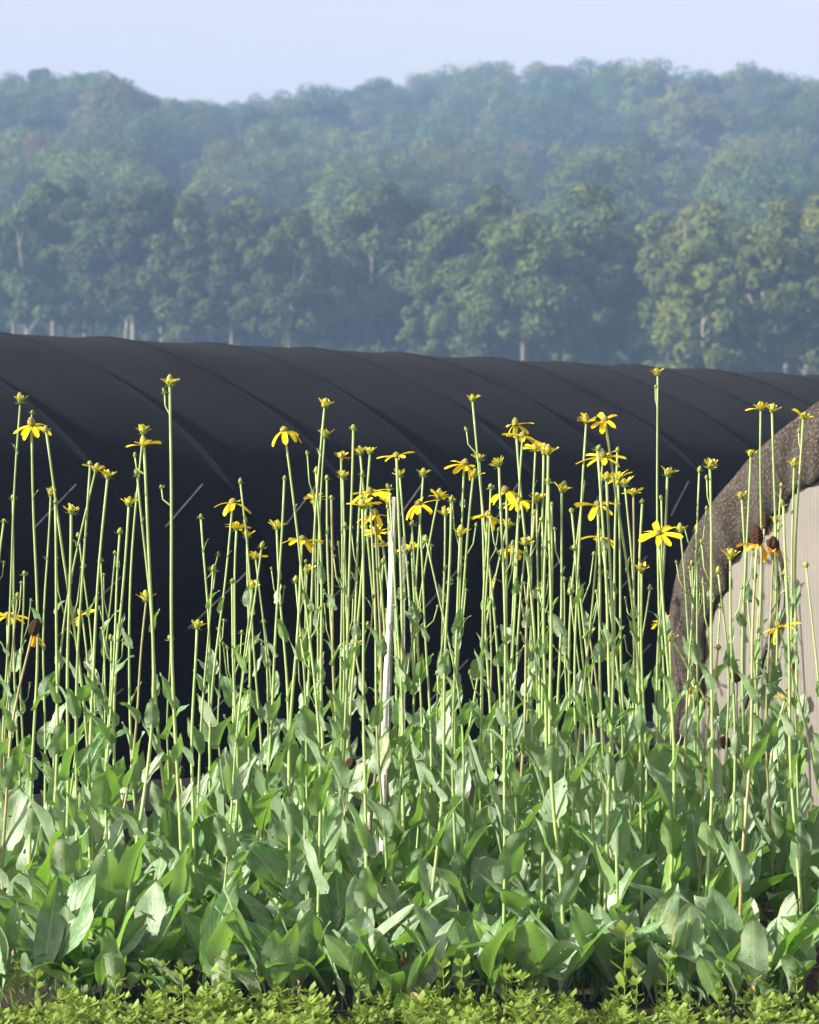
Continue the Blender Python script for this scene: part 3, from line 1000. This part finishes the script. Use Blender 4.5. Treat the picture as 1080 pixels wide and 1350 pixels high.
# heads read off the photograph: x, y, kind, [side heads on the same stem]
HEADS = [
    (27, 530, 'H', []), (42, 562, 'O', [(42, 545, 'B')]), (61, 568, 'B', []), (17, 657, 'B', []), (5, 688, 'B', []), (67, 652, 'H', []), (73, 664, 'B', []),
    (94, 676, 'H', []), (104, 708, 'B', []), (119, 613, 'B', []), (126, 621, 'Y', []), (142, 630, 'H', []), (170, 666, 'H', []), (189, 571, 'H', []),
    (190, 588, 'Y', [(178, 602, 'B')]), (181, 625, 'B', []), (158, 703, 'B', []), (152, 730, 'B', []), (224, 508, 'H', [(217, 517, 'B'), (213, 643, 'B')]), (265, 684, 'B', []),
    (281, 752, 'B', []), (317, 637, 'B', []), (307, 664, 'O', []), (312, 698, 'Y', []), (326, 708, 'H', []), (337, 736, 'Y', []), (345, 722, 'B', []),
    (193, 792, 'H', []), (32, 757, 'B', []), (23, 787, 'B', []), (110, 748, 'B', []), (133, 740, 'B', []), (306, 768, 'B', []), (333, 775, 'H', []),
    (375, 569, 'O', []), (375, 633, 'B', []), (428, 536, 'H', []), (428, 576, 'H', []), (417, 623, 'B', []), (431, 632, 'B', []), (450, 604, 'Y', []),
    (466, 566, 'B', []), (475, 598, 'H', []), (488, 598, 'H', []), (452, 630, 'H', []), (477, 627, 'B', []), (415, 659, 'Y', [(413, 650, 'B')]), (437, 657, 'B', []),
    (488, 651, 'O', []), (513, 644, 'B', []), (523, 602, 'O', []), (527, 628, 'H', []), (558, 627, 'H', []), (495, 680, 'O', []), (478, 668, 'Y', []),
    (512, 664, 'Y', []), (552, 666, 'O', []), (578, 656, 'Y', []), (595, 660, 'B', []), (587, 677, 'H', []), (543, 692, 'B', []), (497, 703, 'Y', []),
    (505, 721, 'Y', []), (543, 724, 'Y', []), (562, 713, 'B', [(568, 720, 'B')]), (398, 713, 'O', []), (365, 697, 'H', []), (405, 755, 'H', []), (390, 767, 'B', []),
    (455, 695, 'B', []), (505, 743, 'B', []), (623, 528, 'H', [(615, 567, 'B')]), (612, 614, 'O', []), (632, 607, 'H', []), (624, 628, 'H', []), (658, 614, 'H', []),
    (607, 706, 'H', []), (680, 561, 'O', []), (689, 577, 'O', []), (706, 593, 'Y', []), (717, 598, 'H', []), (668, 649, 'O', []), (685, 661, 'O', []),
    (643, 681, 'O', []), (708, 661, 'H', []), (668, 694, 'H', []), (675, 724, 'O', []), (693, 718, 'H', []), (705, 678, 'B', []), (647, 764, 'D', []),
    (593, 767, 'B', []), (703, 783, 'B', []), (647, 643, 'B', []), (867, 494, 'H', [(864, 511, 'B')]), (773, 557, 'Y', []), (798, 555, 'O', []),
    (788, 593, 'B', []), (795, 604, 'O', []), (814, 596, 'B', []), (815, 633, 'Y', []), (824, 640, 'H', []), (835, 652, 'Y', []), (800, 633, 'H', []),
    (788, 667, 'O', []), (770, 638, 'B', []), (847, 663, 'B', []), (872, 658, 'B', []), (880, 626, 'H', []), (792, 709, 'O', []), (868, 705, 'O', []),
    (897, 701, 'H', []), (922, 622, 'B', []), (936, 616, 'H', [(932, 632, 'B')]), (918, 698, 'B', []), (1003, 540, 'Y', []), (1018, 543, 'H', []),
    (990, 601, 'H', []), (978, 657, 'H', []), (1030, 642, 'B', []), (1033, 665, 'B', []), (1047, 615, 'H', []), (1059, 551, 'Y', [(1053, 570, 'B')]),
    (1022, 689, 'H', []), (1008, 695, 'D', []), (998, 718, 'D', []), (1020, 725, 'D', []), (963, 736, 'H', []), (947, 755, 'B', []), (1063, 747, 'B', []),
    (1035, 757, 'B', []), (723, 599, 'H', []), (723, 635, 'B', []), (741, 648, 'H', []), (727, 667, 'B', []), (754, 675, 'B', []), (758, 723, 'B', []),
    (744, 765, 'B', []), (752, 783, 'B', []), (846, 754, 'H', []), (857, 777, 'B', []), (913, 745, 'B', []), (10, 813, 'O', []), (43, 836, 'D', []),
    (108, 811, 'O', []), (260, 828, 'H', []), (290, 830, 'B', []), (225, 843, 'B', []), (147, 843, 'B', []), (348, 820, 'B', []), (238, 1024, 'S', []),
    (3, 982, 'S', []), (667, 1022, 'S', []), (467, 850, 'Y', []), (1028, 828, 'O', []), (972, 898, 'S', []), (1045, 880, 'D', []),
    (1035, 923, 'Y', []), (848, 1028, 'S', []), (822, 1086, 'D', []), (957, 984, 'S', []), (873, 821, 'Y', []), (883, 843, 'H', []), (777, 838, 'H', []),
    (807, 873, 'H', []), (950, 800, 'B', []), (910, 913, 'H', []), (947, 855, 'B', []), (460, 1012, 'S', []),
]
TYPE = {'B': 'closed green bud', 'H': 'half-open greenish yellow head', 'Y': 'opening bright yellow head', 'O': 'fully open drooping yellow flower',
        'D': 'dark cone and few drooping petals', 'S': 'bare brown spent cone'}
classes = {}
for i, (px, py, ty, sd_) in enumerate(HEADS):
    hc = 'tall' if py < 610 else ('medium-height' if py < 720 else 'short')
    classes.setdefault((hc, ty), []).append((px, i))
LABEL = {}
for (hc, ty), lst in classes.items():
    lst.sort()
    for k, (px, i) in enumerate(lst):
        near = ''
        if px > 940: near = ''
        elif 490 < px < 545: near = ', by the stake'
        elif px < 110: near = ''
        if len(lst) == 1:
            LABEL[i] = 'the only %s coneflower with a %s%s' % (hc, TYPE[ty], near)
        else:
            LABEL[i] = '%s coneflower with %s, %s such from left%s' % (hc, TYPE[ty], ordw[k], near)

YF = 9.05      # front row
def back_limit(px):
    return float(np.interp(px, [0, 250, 880, 1080], [12.3, 12.9, 12.9, 12.3]))


def basal_leaves(parent, n, big, spread=0.0, front=False):
    a0 = random.uniform(0, 6.28)
    if random.random() < 0.4:
        link('withered_leaf', random.choice(DRY), parent, (0, 0, 0), (0, 0, random.uniform(0, 6.28)), random.uniform(.6, .9))
    for k in range(n):
        a = a0 + k * 2.4 + random.uniform(-.4, .4)
        s = big * random.uniform(0.55, 1.15)
        tilt = random.uniform(-0.02, 0.30) + (0.25 if random.random() < 0.22 else 0)
        link('basal_leaf', random.choice(BASAL), parent,
             (0.012 * math.sin(a) + random.uniform(-spread, spread), 0.012 * math.cos(a) + random.uniform(-spread, spread), -0.01),
             (-tilt, random.uniform(-.16, .16), -a), (s * random.uniform(.85, 1.3), s, s))


for i, (px, py, ty, side) in enumerate(HEADS):
    bl = back_limit(px)
    d = random.uniform(YF + 0.1, bl)
    if ty == 'O' and py < 720: d = random.uniform(YF + 0.1, YF + 1.5)
    if py > 790: d = random.uniform(YF + .6, bl)
    if ty in 'SD' and py > 960: d = random.uniform(10.3, 11.6)
    tip = at(px, py, d)
    lean = random.gauss(0, 0.06)
    if random.random() < 0.12: lean *= 2.6
    base = Vector((tip.x + lean, d + random.gauss(0, 0.04), 0))
    pl = link('coneflower', None, None, base)
    tag(pl, LABEL[i], 'flower', 'giant coneflowers in the bed')
    n = 18
    amp = np.array([random.gauss(0, .028), random.gauss(0, .02), 0])
    w1, w2 = random.uniform(0, 6), random.uniform(.003, .009)
    tl = np.array(tip - base)
    q = np.linspace(0, 1, n)
    S = np.array([tl * s * np.array([s ** .35, s ** .35, 1]) + amp * math.sin(math.pi * s) + np.array([w2 * math.sin(9 * s + w1), 0, 0]) * math.sin(math.pi * s) for s in q])
    hgt = tl[2]
    thick = random.uniform(0.85, 1.15) * (0.8 if ty == 'B' and py > 690 else 1)
    rad = np.interp(q, [0, .3, .9, 1], [.0060, .0052, .0038, .0040]) * thick
    tv, tf = tube(S, rad, 8)
    link('stem', mesh('flower_stem', tv, tf, M['stem_dry'] if ty in 'SD' or random.random() < .06 else M['stem']), pl)
    dirv = S[-1] - S[-2]
    tilt = (-math.atan2(dirv[1], dirv[2]) + random.gauss(.06, .2), math.atan2(dirv[0], dirv[2]) + random.gauss(0, .17), 0)
    hs = {'B': 1.12, 'H': 1.32, 'Y': 1.30, 'O': 1.20, 'D': 1.1, 'S': 1.12}[ty] * random.uniform(.92, 1.1)
    flower_head(pl, tuple(S[-1]), tilt, ty, hs)

    def on_stem(z_):
        return np.array([np.interp(z_, S[:, 2], S[:, k]) for k in range(3)])
    for (bx_, by_, bt) in side:
        tp = np.array(at(bx_, by_, d) - base)
        p0 = on_stem(tp[2] - random.uniform(.05, .10))
        md = p0 * .45 + tp * .55 + np.array([(tp[0] - p0[0]) * .3, 0, -0.01])
        tv, tf = tube([p0, p0 * .7 + md * .3, md, tp], [.0028, .0026, .0025, .0026], 6)
        link('side_stem', mesh('side_stem', tv, tf, M['stem']), pl)
        flower_head(pl, tuple(tp), (random.gauss(0, .2), random.gauss(0, .2), 0), bt, 0.78)
    # leaves clasping the stem, smaller upwards
    a = random.uniform(0, 6.28)
    zl = 0.22 + random.uniform(0, .1)
    top_leaf = min(hgt * 0.80, 1.24 + random.gauss(0, .16))
    while zl < top_leaf:
        f = zl / 1.35
        s = np.interp(f, [0, .3, .5, .7, 1], [1.50, 1.20, 0.86, 0.60, 0.36]) * random.uniform(.72, 1.22)
        p = on_stem(zl)
        link('stem_leaf', random.choice(STEML), pl, tuple(p), (-random.uniform(-0.02, .30), random.uniform(-.12, .12), -a), (s * random.uniform(.85, 1.2), s, s))
        a += 2.3 + random.uniform(-.4, .4)
        zl += np.interp(zl, [0.2, 0.6, 0.9, 1.3], [0.13, 0.19, 0.27, 0.32]) * random.uniform(.75, 1.3)
    if random.random() < 0.45 and hgt > 1.3:
        z_ = hgt * random.uniform(.8, .93)
        link('stem_leaf', random.choice(STEML), pl, tuple(on_stem(z_)), (-.1, 0, -random.uniform(0, 6.28)), random.uniform(.16, .34))
    # thin buds from the upper leaf joints
    for _b in range(random.choice([0, 0, 1, 1, 2]) if hgt > 1.2 else 0):
        z_ = hgt * random.uniform(.55, .85)
        p0 = on_stem(z_); sx = random.choice([-1, 1])
        tp = p0 + np.array([sx * random.uniform(.02, .045), random.uniform(-.02, .02), random.uniform(.07, .2)])
        md = (p0 + tp) / 2 + np.array([sx * .008, 0, -.01])
        tv, tf = tube([p0, md, tp], [.0025, .0023, .0023], 6)
        link('side_stem', mesh('side_stem', tv, tf, M['stem']), pl)
        flower_head(pl, tuple(tp), (random.gauss(0, .2), sx * .15, 0), 'B', random.uniform(.6, .8))
    basal_leaves(pl, random.choice([3, 4, 4, 5]), 0.92, .02)

# leafy clumps without a flower stem
clumps = []
for px in range(-10, 1100, 40):
    clumps.append((px + random.uniform(-14, 14), YF + random.uniform(-0.14, 0.14), random.uniform(.70, 1.0)))
for k in range(62):
    px = random.uniform(-20, 1100)
    clumps.append((px, random.uniform(YF + .35, back_limit(px)), random.uniform(.85, 1.15)))
fr = sorted([c for c in clumps if c[1] < YF + .2]); bk = sorted([c for c in clumps if c[1] >= YF + .2])
for lst, word in ((fr, 'front'), (bk, 'back')):
    for k, (px, d, s) in enumerate(lst):
        o = link('coneflower_rosette', None, None, ((px - 540) * d / F, d, 0))
        if word == 'front':
            tag(o, 'stemless clump of broad waxy leaves along the bed edge, %s from the left' % ordw[k], 'leaf clump', 'front leaf clumps')
        else:
            tag(o, 'stemless clump of waxy leaves among the flower stems, %s from the left' % ordw[k], 'leaf clump', 'leaf clumps among the stems')
        basal_leaves(o, random.choice([7, 8, 9]) if word == 'front' else random.choice([5, 6, 7]), s, .045)

# ------------------------------------------------------------------ low ground cover in front
def leaflet(V, Fc, p, az, el, L, W, r):
    u = np.array([math.cos(az) * math.cos(el), math.sin(az) * math.cos(el), math.sin(el)])
    t = np.array([-math.sin(az), math.cos(az), 0.0])
    nn = np.cross(u, t)
    o = len(V)
    V += [p, p + u * L * .35 - t * W * .8 - nn * W * .25, p + u * L * .38, p + u * L * .35 + t * W * .8 - nn * W * .25,
          p + u * L * .75 - t * W - nn * (W * .3), p + u * L * .78 + nn * -.05 * L, p + u * L * .75 + t * W - nn * (W * .3), p + u * L - nn * L * -.06]
    Fc += [(o, o + 2, o + 1), (o, o + 3, o + 2), (o + 1, o + 2, o + 5, o + 4), (o + 2, o + 3, o + 6, o + 5), (o + 4, o + 5, o + 7), (o + 5, o + 6, o + 7)]


def sprig_geo(V, Fc, base, hgt, r, nw, L):
    lean = r.normal(0, .25, 2)
    for k in range(nw):
        f = (k + 1) / nw
        p = np.array([base[0] + lean[0] * hgt * f, base[1] + lean[1] * hgt * f, base[2] + hgt * f])
        a0 = r.uniform(0, 6.28)
        for j in range(5 if k == nw - 1 else 3):
            leaflet(V, Fc, p, a0 + j * (6.283 / (5 if k == nw - 1 else 3)) + r.normal(0, .3), r.uniform(.1, .9) if k == nw - 1 else r.uniform(-.1, .6), L * r.uniform(.75, 1.25), L * r.uniform(.2, .27), r)


r = np.random.default_rng(5)
V, Fc = [], []
for k in range(1700):
    d = r.uniform(7.7, 8.93)
    x = r.uniform(-.15, .15) * d
    edge_h = 0.056 + 0.030 * math.sin(x * 5 + 1.2) * math.sin(x * 2.1) + 0.022 * math.sin(x * 19 + 3 * d) + 0.02 * math.sin(x * 43)
    if r.random() < 0.5 * max(0, math.sin(x * 11 + 4 * d)): continue
    hh = edge_h * (r.uniform(.35, 1.1) if r.random() < .9 else r.uniform(1.1, 1.7)) * np.interp(d, [7.7, 8.5, 8.93], [.8, 1, .8])
    sprig_geo(V, Fc, (x, d, 0), hh, r, 3, r.uniform(.028, .042))
gc = link('ground_cover', mesh('ground_cover', V, Fc, M['sprig'], True))
tag(gc, 'low carpet of small yellow-green leaves in front of the bed', 'ground cover', None, 'stuff')
SPR = []
for k in range(5):
    V, Fc = [], []
    sprig_geo(V, Fc, (0, 0, 0), 0.15, r, 6, .026)
    tv, tf = tube([(0, 0, 0), (0, 0, .14)], [.0017, .0012], 5)
    SPR.append((V, Fc, tv, tf))
sprigs = []
lfm = {}
for px in [20, 52, 95, 150, 195, 214, 243, 300, 345, 470, 505, 548, 585, 612, 668, 700, 820, 836, 880, 950, 1010, 1052]:
    sprigs.append((px + random.uniform(-4, 4), random.uniform(8.72, 8.95), random.uniform(.95, 1.25)))
for k, (px, d, s) in enumerate(sprigs):
    if 810 < px < 830: s = 1.75
    o = link('leafy_sprig', None, None, ((px - 540) * d / F, d, 0), (0, 0, random.uniform(0, 6.28)), s)
    tag(o, 'upright yellow-green sprig rising from the ground cover, %s from the left' % ordw[k] if s < 1.7 else 'tallest yellow-green sprig, rising above the ground cover right of centre', 'sprig', 'sprigs above the ground cover')
    rr = np.random.default_rng(900 + k)
    hh = 0.135
    tv, tf = tube([(0, 0, 0), (0.004, 0, hh * .5), (0, 0.003, hh)], [.0018, .0015, .001], 5)
    link('stalk', mesh('stalk', tv, tf, M['sprig']), o)
    if 'leaf' not in lfm:
        lv, lf = [], []
        leaflet(lv, lf, np.zeros(3), 0, 0, .032, .0085, rr)
        lfm['leaf'] = mesh('leaflet', lv, lf, M['sprig'])
    for w in range(4):
        z_ = hh * (.35 + .22 * w)
        a0 = rr.uniform(0, 6.28)
        for j in range(3 if w < 3 else 5):
            link('leaflet', lfm['leaf'], o, (0, 0, min(z_, hh)), (0, -rr.uniform(.2, 1.15), a0 + j * (2.09 if w < 3 else 1.257) + rr.normal(0, .2)), rr.uniform(.75, 1.25))

# ------------------------------------------------------------------ haze
def haze_box():
    b = NT('morning_haze')
    pv = b.n('ShaderNodeVolumePrincipled')
    pv.inputs['Color'].default_value = (0.35, 0.54, 0.86, 1)
    pv.inputs['Density'].default_value = 0.00088
    pv.inputs['Anisotropy'].default_value = 0.1
    b.l(pv.outputs[0], b.out.inputs['Volume'])
    v, f = box(-1000, 1000, -30, 1400, -4.5, 112)
    o = link('haze', mesh('haze', v, f, b.m, False))
    tag(o, kind='stuff')
    return o


haze_box()
